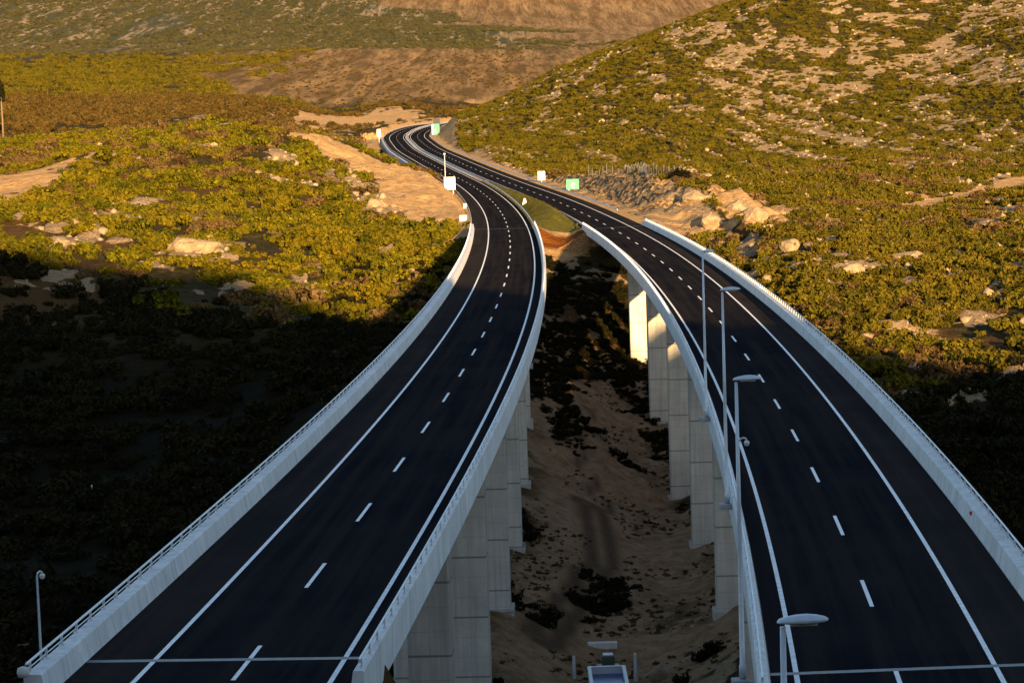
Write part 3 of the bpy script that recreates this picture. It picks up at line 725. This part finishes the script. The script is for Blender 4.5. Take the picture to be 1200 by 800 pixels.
# ------------------------------------------------------------------ fence on the rock cut
def fence_line():
    pts = [hit(*p) for p in ((690,206),(712,204.5),(735,204),(760,204.5),(785,206),(806,208))]
    L = np.concatenate([[0], np.cumsum([np.linalg.norm((b-a)[:2]) for a, b in zip(pts[:-1], pts[1:])])])
    P = np.array(pts); r = empty('fence', (0, 0, 0)); tag(r, 'dark wire mesh fence on posts along the top of the rock cut', 'fence')
    ss = np.arange(0, L[-1], max(1.0, L[-1]/60)); first = None; line = []
    for s in ss:
        x, y = np.interp(s, L, P[:, 0]), np.interp(s, L, P[:, 1]); z = float(zt(x, y)[0]); line.append((x, y, z))
        if first is None: first = MB().box(-.11,.11,-.11,.11,-.5,2.9).build('post', 'fence', r); o = first
        else: o = first.copy(); COL.objects.link(o); o.parent = r
        o.location = (x, y, z)
    mb = MB()
    for h in (.5, 1.0, 1.5, 2.0, 2.4): mb.tube([(x, y, z+h) for x, y, z in line], .035, 4)
    mb.build('wire_mesh', 'fence', r)
fence_line()

# ------------------------------------------------------------------ things on the valley floor
def on_ground(u, v): return hit(u, v, 120, 420)
P = on_ground(713, 812)
r = empty('container', (P[0], P[1], float(zt(P[0], P[1])[0]))); tag(r, 'open container with pale rim and deep blue inside on valley floor', 'container')
w, l, hgt = 1.55, 3.2, 1.5
mb = MB().box(-w, w, -l, -l+.2, 0, hgt).box(-w, w, l-.2, l, 0, hgt).box(-w, -w+.2, -l+.2, l-.2, 0, hgt).box(w-.2, w, -l+.2, l-.2, 0, hgt)
mb.build('body', 'lamp', r)
mesh_obj('liner', [(-w+.2,-l+.2,.95),(w-.2,-l+.2,.95),(w-.2,l-.2,.95),(-w+.2,l-.2,.95)], [(0,1,2,3)], 'blue', r)
MB().box(-w-.06, w+.06, -l-.06, -l+.24, hgt, hgt+.09).box(-w-.06, w+.06, l-.24, l+.06, hgt, hgt+.09).box(-w-.06, -w+.24, -l+.24, l-.24, hgt, hgt+.09).box(w-.24, w+.06, -l+.24, l-.24, hgt, hgt+.09).build('rim', 'lamp', r)
for (u, v0, v1, lb) in ((673,795,768,'bluish upright post standing left of the blue container'),(745,798,765,'bluish upright post standing right of the blue container')):
    P = on_ground(u, v0); z0 = float(zt(P[0], P[1])[0]); top = at(u, v1, P[1])[2]-z0
    MB().tube([(0,0,-.3),(0,0,top)], [.16,.13], 8).build('post', 'lamp', None, label=lb, category='post').location = (P[0], P[1], z0)
P = on_ground(713, 784); z0 = float(zt(P[0], P[1])[0])
r = empty('generator', (P[0], P[1], z0)); tag(r, 'small dark machine with a pale base behind the blue container', 'generator')
MB().box(-.95,.95,-.6,.6,0,.4,.05).build('base', 'palew', r); MB().box(-.55,.55,-.5,.5,.4,1.3,.08).build('body', 'machine', r); MB().box(-.45,.45,-.4,.4,1.3,1.42,.03).build('lid', 'lamp', r)
P = on_ground(706, 759); z0 = float(zt(P[0], P[1])[0])
MB().box(-1.35,1.35,-.35,.35,-.1,.55,.05).build('concrete_slab', 'palew', None, label='long pale slab lying on the dirt near the blue container', category='slab').location = (P[0], P[1], z0)
P = hit(108, 582); z0 = float(zt(P[0], P[1])[0])
MB().tube([(0,0,-.3),(0,0,max(.8, at(108,568,P[1])[2]-z0))], .09, 6).build('marker_post', 'white', None, label='short white marker post in the dark valley on the left', category='post').location = (P[0], P[1], z0)

# ------------------------------------------------------------------ rocks
def rock_mesh(seed, rx, ry, rz):
    import bmesh
    bm = bmesh.new(); bmesh.ops.create_icosphere(bm, subdivisions=3, radius=1)
    r2 = np.random.default_rng(seed); dirs = r2.normal(size=(26, 3)); dirs /= np.linalg.norm(dirs, axis=1)[:, None]; off = r2.uniform(.62, .95, 26)
    for v in bm.verts:
        p = np.array(v.co)
        k = min([1.0] + [o/max(1e-3, float(p@d)) for d, o in zip(dirs, off) if p@d > .2])
        nse = .06*math.sin(p[0]*9+seed)*math.sin(p[1]*8+seed*2)*math.sin(p[2]*10)
        p = p*(k+nse); v.co = (p[0]*rx, p[1]*ry, p[2]*rz)
    me = bpy.data.meshes.new('rock'); bm.to_mesh(me); bm.free(); me.materials.append(M['rock']); return me
outs = [(225,293,6.5,3.5,3.2,'pale limestone outcrop at the shadow edge below the left hillside scrub'),(160,243,4.5,4,1.6,'broad pale rock slab low on the left hillside above the shadow edge'),
 (285,206,2.6,2.6,1.8,'pale rock on the left hillside, left one of a pair near its top'),(320,213,2.2,2.2,1.8,'pale rock on the left hillside, middle one near its top'),
 (440,240,3.0,3.2,2.0,'tan rock face above the yellow cut left of the road'),(905,275,3.2,3,2.6,'yellow rocky bluff where the right viaduct meets the hillside'),
 (865,245,4.2,4,2.6,'yellow rock mass at the near end of the grooved rock cut'),(1065,303,4,4,2.0,'pale rock patch among dark bushes on the right hillside'),(1000,318,2.6,3,1.8,'pale rock beside rusty scrub on the right hillside nearest the parapet'),
 (832,262,3.2,3,2.6,'yellow boulder on the bluff just above the end of the right parapet'),(885,252,3.4,3,2.4,'rough yellow rock in the middle of the bluff beside the grooved rock cut'),
 (925,290,2.4,2.4,1.9,'yellow rock lowest on the bluff, among dark bushes'),(845,290,2.2,2.2,1.7,'yellow rock close behind the right parapet below the bluff'),(812,232,3.0,3.4,2.4,'pale yellow rock topping the bluff near the fence'),
 (70,285,3,2.5,1.6,'tan rock on the left hillside at the shadow edge near the picture edge')]
for i, (u, v, rx, ry, rz, lb) in enumerate(outs):
    P = hit(u, v); o = link('rock_outcrop', rock_mesh(40+i, rx, ry, rz)); o.location = (P[0], P[1], float(zt(P[0], P[1])[0])-.1*rz); o.rotation_euler = (0, 0, i*1.3)
    tag(o, lb, 'rock', 'limestone outcrops on the hillsides')

# ------------------------------------------------------------------ shrubs: leaf clumps
def crown_mesh(name, seed, mat, nleaf=300, size=.22, flat=.8, nlobe=8):
    r2 = np.random.default_rng(seed)
    lob = r2.normal(size=(nlobe, 3))*[.45, .45, .28]; lob[:, 2] = abs(lob[:, 2])*1.1 + .25; lr = r2.uniform(.3, .55, nlobe)
    k = r2.integers(0, nlobe, nleaf); d = r2.normal(size=(nleaf, 3)); d /= np.linalg.norm(d, axis=1)[:, None]
    c = lob[k] + d*(lr[k]*r2.uniform(.55, 1.05, nleaf))[:, None]; c[:, 2] = np.maximum(c[:, 2]*flat, .02)
    a = d + r2.normal(size=(nleaf, 3))*.7; a /= np.linalg.norm(a, axis=1)[:, None]
    t = np.cross(a, r2.normal(size=(nleaf, 3))); t /= np.linalg.norm(t, axis=1)[:, None]; b = np.cross(a, t)
    s = (size*r2.uniform(.6, 1.4, nleaf))[:, None]
    V = np.stack([c - t*s*.5 - b*s*.35, c + t*s*.6 - b*s*.2, c + t*s*.35 + b*s*.5, c - t*s*.55 + b*s*.35], 1).reshape(-1, 3)
    Fq = np.arange(nleaf*4).reshape(-1, 4)
    me = bpy.data.meshes.new(name); me.from_pydata(V.tolist(), [], Fq.tolist()); me.materials.append(M[mat]); return me
NV = 5
crowns = {k: [crown_mesh('shrub_crown', 100*j+i, 'leaf'+k, 560 if k in 'AB' else 420, .165 if k in 'AB' else .21) for i in range(NV)] for j, k in enumerate('ABCD')}

def jitter(x0, x1, y0, y1, sp):
    gx = np.arange(x0, x1, sp); gy = np.arange(y0, y1, sp); X, Y = np.meshgrid(gx, gy)
    X = X + rng.uniform(-.5, .5, X.shape)*sp; Y = Y + rng.uniform(-.5, .5, Y.shape)*sp
    return X.ravel(), Y.ravel()
def gridval(Gd, x, y):
    i = np.clip(np.searchsorted(xa, x)-1, 0, len(xa)-2); j = np.clip(np.searchsorted(ya, y)-1, 0, len(ya)-2)
    return Gd[j, i]
def scatter(x0, x1, y0, y1, sp, cond, smin, smax, rockthr=.5, skip=.12, under=False):
    x, y = jitter(x0, x1, y0, y1, sp)
    z = zt(x, y); u, v = to_pix(x, y, z)
    ok = (u > -120) & (u < 1320) & (v > -120) & (v < 1000) & (rng.random(x.size) > skip)
    ok &= ((gridval(rock, x, y) < rockthr) | ((rng.random(x.size) < .30) & (gridval(cutr, x, y) < .1))) & (gridval(sand, x, y) < .4) & (gridval(grass, x, y) < .4) & (under | (gridval(dirt, x, y) < .45))
    x, y, z = x[ok], y[ok], z[ok]
    dl, _, sl = nearest(LQ, x, y); dr, _, sr = nearest(RQ, x, y)
    wl = np.where((sl > S0L) & (sl < S1L), 6.5, 9.5); wr = np.where((sr > S0R) & (sr < S1R), 6.5, np.where((sr < 660) & (dr > 0), 13.5, 10))
    ok = (under | ((abs(dl+1) > wl) & (abs(dr-1) > wr) & ~((dl > 0) & (dr < 0) & (y > 380)))) & cond(x, y, dl, dr)
    ok &= ~((dl < 0) & (dl > -34) & (sl > 640) & (sl < 1260))
    x, y, z = x[ok], y[ok], z[ok]
    s = smin + (smax-smin)*rng.random(x.size)**1.8
    return np.stack([x, y, z - .12*s, s], 1)
def inshade(x, y, z):
    p = x*math.cos(SUN_AZ) + y*math.sin(SUN_AZ); al = -x*math.sin(SUN_AZ) + y*math.cos(SUN_AZ)
    return z + math.tan(SUN_EL)*al < np.interp(p, [a for a, _ in QP], [b for _, b in QP])
def visible(P):
    """ground points no terrain hides from the lens"""
    t = np.linspace(.3, .985, 90)
    X = P[:, None, :2]*t[None, :, None]; Zr = (P[:, 2]+1.2)[:, None]*t
    g = zt(X[..., 0].ravel(), X[..., 1].ravel()).reshape(Zr.shape)
    return (g < Zr+.3).all(1)

def gn_scatter(name, pts, kind, label, protos):
    """one object of countless shrubs: leaf crowns set on points"""
    me = bpy.data.meshes.new(name); me.vertices.add(len(pts)); me.vertices.foreach_set('co', pts[:, :3].astype(np.float32).ravel())
    for nm, val in (('sc', pts[:, 3]), ('rz', rng.uniform(0, 6.28, len(pts)))):
        a = me.attributes.new(nm, 'FLOAT', 'POINT'); a.data.foreach_set('value', val.astype(np.float32))
    a = me.attributes.new('pick', 'INT', 'POINT'); a.data.foreach_set('value', rng.integers(0, NV, len(pts)).astype(np.int32))
    me.materials.append(M['leaf'+kind])
    o = link(name, me); o['kind'] = 'stuff'; o['label'] = label
    ng = bpy.data.node_groups.new(name, 'GeometryNodeTree')
    ng.interface.new_socket('Geometry', in_out='INPUT', socket_type='NodeSocketGeometry'); ng.interface.new_socket('Geometry', in_out='OUTPUT', socket_type='NodeSocketGeometry')
    gi = ng.nodes.new('NodeGroupInput'); go = ng.nodes.new('NodeGroupOutput')
    jn = ng.nodes.new('GeometryNodeJoinGeometry')
    for p in protos:
        oi = ng.nodes.new('GeometryNodeObjectInfo'); oi.transform_space = 'ORIGINAL'; oi.inputs['Object'].default_value = p; oi.inputs['As Instance'].default_value = False
        g2 = ng.nodes.new('GeometryNodeGeometryToInstance'); ng.links.new(oi.outputs['Geometry'], g2.inputs[0]); ng.links.new(g2.outputs[0], jn.inputs[0])
    ip = ng.nodes.new('GeometryNodeInstanceOnPoints'); ip.inputs['Pick Instance'].default_value = True
    def na(nm, t):
        k = ng.nodes.new('GeometryNodeInputNamedAttribute'); k.data_type = t; k.inputs['Name'].default_value = nm; return k.outputs['Attribute']
    cx = ng.nodes.new('ShaderNodeCombineXYZ'); ng.links.new(na('rz', 'FLOAT'), cx.inputs[2])
    ng.links.new(gi.outputs[0], ip.inputs['Points']); ng.links.new(na('pick', 'INT'), ip.inputs['Instance Index'])
    ng.links.new(cx.outputs[0], ip.inputs['Rotation']); ng.links.new(na('sc', 'FLOAT'), ip.inputs['Scale'])
    sm = ng.nodes.new('GeometryNodeSetMaterial'); sm.inputs['Material'].default_value = M['leaf'+kind]; ng.links.new(jn.outputs[0], sm.inputs[0])
    ng.links.new(sm.outputs[0], ip.inputs['Instance']); ng.links.new(ip.outputs[0], go.inputs[0])
    md = o.modifiers.new('scatter', 'NODES'); md.node_group = ng
    return o
def singles(pts, kind, cnt, name, label, cat, group, want):
    """the shrubs that show largest, each an object of its own; returns the rest and one source per crown shape"""
    sh = inshade(*pts[:, :3].T); vis = visible(pts[:, :3]); u, v = to_pix(*pts[:, :3].T)
    sc = pts[:, 3]/pts[:, 1]*(vis & ~sh & want(u, v))
    idx = np.argsort(-sc)[:cnt]; protos = []
    for n_, i in enumerate(idx):
        o = link(name, crowns[kind][n_ % NV]); o.location = tuple(pts[i, :3]); s = pts[i, 3]; o.scale = (s, s, s); o.rotation_euler = (0, 0, rng.uniform(0, 6.28))
        tag(o, label, cat, group)
        if n_ < NV: protos.append(o)
    keep = np.ones(len(pts), bool); keep[idx] = False
    return pts[keep], protos

# left hillside and valley
leftc = scatter(-190, 10, 190, 1000, 2.9, lambda x, y, dl, dr: (dl < 0) & (fbm(x, y/1.6, 9, 51, 4) < .66), .8, 3.0, skip=.08)
restA, pA = singles(leftc, 'A', 120, 'shrub', 'bushy yellow green shrub on the sunlit hillside left of the viaducts', 'shrub', 'shrubs on the left hillside', lambda u, v: (u < 545) & (u > -5) & (v > 150) & (v < 335))
dryA = fbm(restA[:, 0], restA[:, 1]/1.5, 12, 88, 3) + .25*rng.random(len(restA)) > .76
valA = restA[:, 1] + 70*(fbm(restA[:, 0], restA[:, 1], 25, 97, 3)-.5) + .35*restA[:, 0] < 378  # this part of the scrub gets near-black leaves that paint the valley shade
gn_scatter('shade_toned_wood', restA[valA], 'D', 'scrub with shade put into its leaf colour filling the valley left of the viaducts', pA)
restA = restA[~valA]; dryA = dryA[~valA]
big = rng.random(len(restA)) < .06; restA[big, 3] *= 1.45
gn_scatter('scrub', restA[~dryA], 'A', 'dense yellow green scrub over the hillside left of the viaducts', pA)
gn_scatter('dry_scrub', restA[dryA], 'F', 'rusty dry bushes among the green scrub on the left hillside', pA)
# right slope
rightc = scatter(12, 215, 190, 790, 2.75, lambda x, y, dl, dr: (dr > 0) & (fbm(x, y/1.6, 8, 53, 4) < .66), .8, 2.7, skip=.08)
restB, pB = singles(rightc, 'B', 150, 'bush', 'round olive bush among rocks on the hillside right of the viaducts', 'bush', 'bushes on the right hillside', lambda u, v: (u > 760) & (u < 1205) & (v > 200) & (v < 440))
dryB = fbm(restB[:, 0], restB[:, 1]/1.5, 14, 89, 3) + .25*rng.random(len(restB)) > .74
valB = restB[:, 1] + 60*(fbm(restB[:, 0], restB[:, 1], 22, 98, 3)-.5) < 292  # near-black leaves here paint the shade on the lower right slope
gn_scatter('shade_toned_wood', restB[valB], 'D', 'scrub with shade put into its leaf colour right of the right viaduct', pB)
restB = restB[~valB]; dryB = dryB[~valB]
gn_scatter('scrub', restB[~dryB], 'B', 'olive scrub and bushes on the slope right of the viaducts', pB)
gn_scatter('dry_scrub', restB[dryB], 'F', 'rusty dry bushes among the olive scrub on the right slope', pB)
# big hill on the right
hillc = scatter(-70, 420, 790, 1480, 2.7, lambda x, y, dl, dr: (dr > 0) & (fbm(x, y/2.5, 6, 55, 4) < .72), .6, 1.9, skip=.1)
restC, pC = singles(hillc, 'B', 30, 'bush', 'dark olive bush between pale rock patches high on the right hill', 'bush', 'bushes high on the right hill', lambda u, v: (u > 560) & (u < 1205) & (v > 0) & (v < 190))
gn_scatter('scrub', restC, 'B', 'patchy olive scrub between pale rocks on the big hill at right', pC)
# plain behind the left hill
wood = lambda x, y: fbm(x, y/3, 60, 81, 4)-.5
plainc = scatter(-470, 90, 960, 2050, 6.5, lambda x, y, dl, dr: (abs(dl) > 22) & ((dl < 0) | (y > 1650)) & (wood(x, y) < .16) & (y < 1950+900*wood(x+300, y)), 1.4, 4.2, rockthr=.75, skip=.15)
isC = fbm(plainc[:, 0], plainc[:, 1]/3, 90, 83, 3) + np.clip((plainc[:, 1]-1850)/1200, -.3, .3) < .53
restD, pD = singles(plainc[isC], 'C', 30, 'tree', 'low rusty brown tree in the wooded plain behind the left hill', 'tree', 'trees on the plain behind the left hill', lambda u, v: (u < 480) & (u > -5) & (v > 60) & (v < 160))
gn_scatter('woodland', restD, 'C', 'rusty brown woodland on the plain behind the left hill', pD)
gn_scatter('woodland', plainc[~isC], 'B', 'olive green trees standing among the rusty woodland on the plain', pC)
farw = scatter(-900, 60, 1750, 3500, 13, lambda x, y, dl, dr: (x/y < -.098 + .10*wood(x, y)) & (wood(x, y+900) < .15), 2.5, 5.5, rockthr=2, skip=.2)
gn_scatter('woodland', farw, 'B', 'olive woodland on the gently rising far plain at left', pC)
plainb = scatter(-420, 160, 1950, 3600, 15, lambda x, y, dl, dr: (x/y > -.125) & (fbm(x, y/8, 50, 87, 3) > .46), .8, 2.2, rockthr=2, skip=.3)
gn_scatter('far_scrub', plainb, 'C', 'sparse brown scrub dotting the bare far plain', pD)
mf = lambda x, y: fbm(x, y/4, 130, 85, 5)
mtn = scatter(-1400, 700, 3450, 6000, 17, lambda x, y, dl, dr: (mf(x, y) < .68) & (gridval(farb, x, y) < .5), 2.6, 6.0, rockthr=2, skip=.12)
gn_scatter('far_scrub', mtn, 'E', 'dark green scrub on the far mountainside at the top', pC)
# bushes between and under the viaducts
valc = scatter(-30, 45, 185, 452, 1.15, lambda x, y, dl, dr: (fbm(x/1.5, y/4, 5, 71, 4) > .61) | ((y > 352) & (fbm(x, y/2, 5, 73, 3) > .33) & (dr < 0)), .3, 1.3, skip=.15, under=True)
valc = valc[valc[:, 2] < -28.5]
weeds = scatter(-26, 42, 185, 420, .95, lambda x, y, dl, dr: (fbm(x/2.5, y/4, 3.2, 75, 3) > .50) & (gridval(track, x, y) < .3), .10, .38, skip=.45, under=True)
weeds = weeds[weeds[:, 2] < -30]
gn_scatter('weeds', weeds, 'F', 'dry brown weeds and tufts over the dirt valley floor', pB)
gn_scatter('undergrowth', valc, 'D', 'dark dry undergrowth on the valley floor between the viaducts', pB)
M_dark = M['leafD']

# rubble of small limestone blocks scattered over the slopes
rk = [rock_mesh(90+i, 1, .85, .6) for i in range(3)]
def rubble(name, x0, x1, y0, y1, sp, label, lo, hi, cond, floor=False):
    x, y = jitter(x0, x1, y0, y1, sp); z = zt(x, y); rv = gridval(rock, x, y)
    u, v = to_pix(x, y, z)
    dl, _, sl = nearest(LQ, x, y); dr, _, sr = nearest(RQ, x, y)
    ok = (rv > .45) & (u > -60) & (u < 1260) & (abs(dl) > 9) & (abs(dr) > 9) & (gridval(sand, x, y) < .5) & (gridval(cutr, x, y) < .1) & (rng.random(x.size) < .4) & (True if floor else cond(x, y))
    if floor: ok = (z < -30) & (gridval(track, x, y) < .3) & (rng.random(x.size) < .25) & (fbm(x, y, 6, 99, 3) > .48)
    x, y, z = x[ok], y[ok], z[ok]
    V, Fc = [], []; nb = 0
    base = []
    for m in rk:
        c = np.empty(len(m.vertices)*3); m.vertices.foreach_get('co', c); f = np.empty(len(m.loops), int); m.loops.foreach_get('vertex_index', f); base.append((c.reshape(-1, 3), f.reshape(-1, 3)))
    import bmesh
    small = []
    for m in rk:
        bm = bmesh.new(); bmesh.ops.create_icosphere(bm, subdivisions=1, radius=1)
        c = np.array([v_.co for v_ in bm.verts]); f = np.array([[q.index for q in p.verts] for p in bm.faces]); bm.free()
        c = c*(1+.8*(rng.random((len(c), 1))-.5))*[1, .85, .7]; small.append((c, f))
    for i in range(len(x)):
        c, f = small[i % 3]; s = lo*(hi/lo)**(rng.random()**1.6); a = rng.uniform(0, 6.28); ca_, sa_ = math.cos(a), math.sin(a)
        V.append(np.stack([(c[:, 0]*ca_-c[:, 1]*sa_)*s+x[i], (c[:, 0]*sa_+c[:, 1]*ca_)*s+y[i], c[:, 2]*s+z[i]], 1)); Fc.append(f+nb); nb += len(c)
    if not V: return
    V = np.concatenate(V); Fc = np.concatenate(Fc)
    me = bpy.data.meshes.new(name); me.vertices.add(len(V)); me.vertices.foreach_set('co', V.astype(np.float32).ravel())
    me.loops.add(Fc.size); me.loops.foreach_set('vertex_index', Fc.astype(np.int32).ravel()); me.polygons.add(len(Fc)); me.polygons.foreach_set('loop_start', np.arange(0, Fc.size, 3, dtype=np.int32)); me.polygons.foreach_set('loop_total', np.full(len(Fc), 3, np.int32))
    me.update(); me.materials.append(M['rock']); o = link(name, me); o['kind'] = 'stuff'; o['label'] = label
rubble('rubble', -190, 215, 200, 790, 2.3, 'small pale limestone blocks strewn over the slopes beside the viaducts', .25, 1.5, lambda x, y: True | (x > 0))
rubble('rubble', -70, 420, 790, 1480, 3.2, 'pale limestone blocks strewn over the big hill at right', .35, 1.25, lambda x, y: True | (x > 0))

rubble('rubble', -26, 42, 186, 420, 1.3, 'loose stones strewn over the dirt valley floor between the viaducts', .07, .42, None, True)

# tall pine on the left hilltop and the dark tree behind the fence
def tree(u, v_base, v_top, label, trunk_frac, wide, name='pine_tree'):
    P = hit(u, v_base, 300, 1500); z0 = float(zt(P[0], P[1])[0]); H = at(u, v_top, P[1])[2]-z0
    r = empty(name, (P[0], P[1], z0)); tag(r, label, 'tree')
    MB().tube([(0,0,-.4),(.1,0,H*.35),(-.05,.1,H*.7),(0,0,H*.95)], [.42,.34,.24,.06], 8).build('trunk', 'brown', r, True)
    me = crown_mesh('crown', int(u)+5, 'leafD', 1100, .17, 1.0, 14); o = link('crown', me, r)
    ch = H*(1-trunk_frac); o.location = (0, 0, H*trunk_frac-.05*ch); o.scale = (wide, wide, ch/1.35)
    return r
tree(4, 166, 93, 'tall pine with bare pale trunk and dark crown at the left picture edge', .66, 2.4)
tree(797, 209, 194, 'dark bushy tree behind the right end of the fence on the rock cut', .15, 2.6, 'tree')

# ------------------------------------------------------------------ camera, light
cd = bpy.data.cameras.new('camera'); cam = bpy.data.objects.new('camera', cd); COL.objects.link(cam); S.camera = cam
cd.sensor_width = 36; cd.lens = F/1200*36; cd.clip_start = .5; cd.clip_end = 20000
# camera axes from the solved pitch and roll
right0, down0, fwd = Vector((1,0,0)), Vector((0,-SP,-CP)), Vector((0,CP,-SP))
rgt = right0*CR + down0*SR*1.0   # image right in the world
dwn = -right0*SR + down0*CR
# image x = X*CR + Y*SR, image y = -X*SR + Y*CR
from mathutils import Matrix
cam.matrix_world = Matrix(((rgt.x, -dwn.x, -fwd.x, 0), (rgt.y, -dwn.y, -fwd.y, 0), (rgt.z, -dwn.z, -fwd.z, 0), (0, 0, 0, 1)))

W = bpy.data.worlds.new('World'); S.world = W; W.use_nodes = True
t = W.node_tree; bg = t.nodes['Background']; sky = t.nodes.new('ShaderNodeTexSky'); sky.sky_type = 'NISHITA'; sky.sun_disc = False
sky.sun_elevation = SUN_EL; sky.sun_rotation = math.pi - SUN_AZ; sky.altitude = 200; sky.air_density = 1.0; sky.dust_density = 1.0; sky.ozone_density = 1.5
t.links.new(sky.outputs[0], bg.inputs[0]); bg.inputs[1].default_value = .085
sl = bpy.data.lights.new('sun', 'SUN'); sun = bpy.data.objects.new('sun', sl); COL.objects.link(sun)
sl.energy = 5.0; sl.angle = R_(.55); sl.color = (1.0, .65, .30)
ld = Vector((-math.sin(SUN_AZ)*math.cos(SUN_EL), math.cos(SUN_AZ)*math.cos(SUN_EL), -math.sin(SUN_EL)))
sun.rotation_euler = ld.to_track_quat('-Z', 'Y').to_euler(); sun.location = (60, -120, 80)

S.render.engine = 'CYCLES'
S.cycles.max_bounces = 4; S.cycles.diffuse_bounces = 2; S.cycles.glossy_bounces = 2; S.cycles.transparent_max_bounces = 4
S.cycles.use_denoising = True
S.view_settings.view_transform = 'Standard'; S.view_settings.look = 'None'; S.view_settings.gamma = 1; S.view_settings.use_curve_mapping = False
S.view_settings.exposure = 1.75
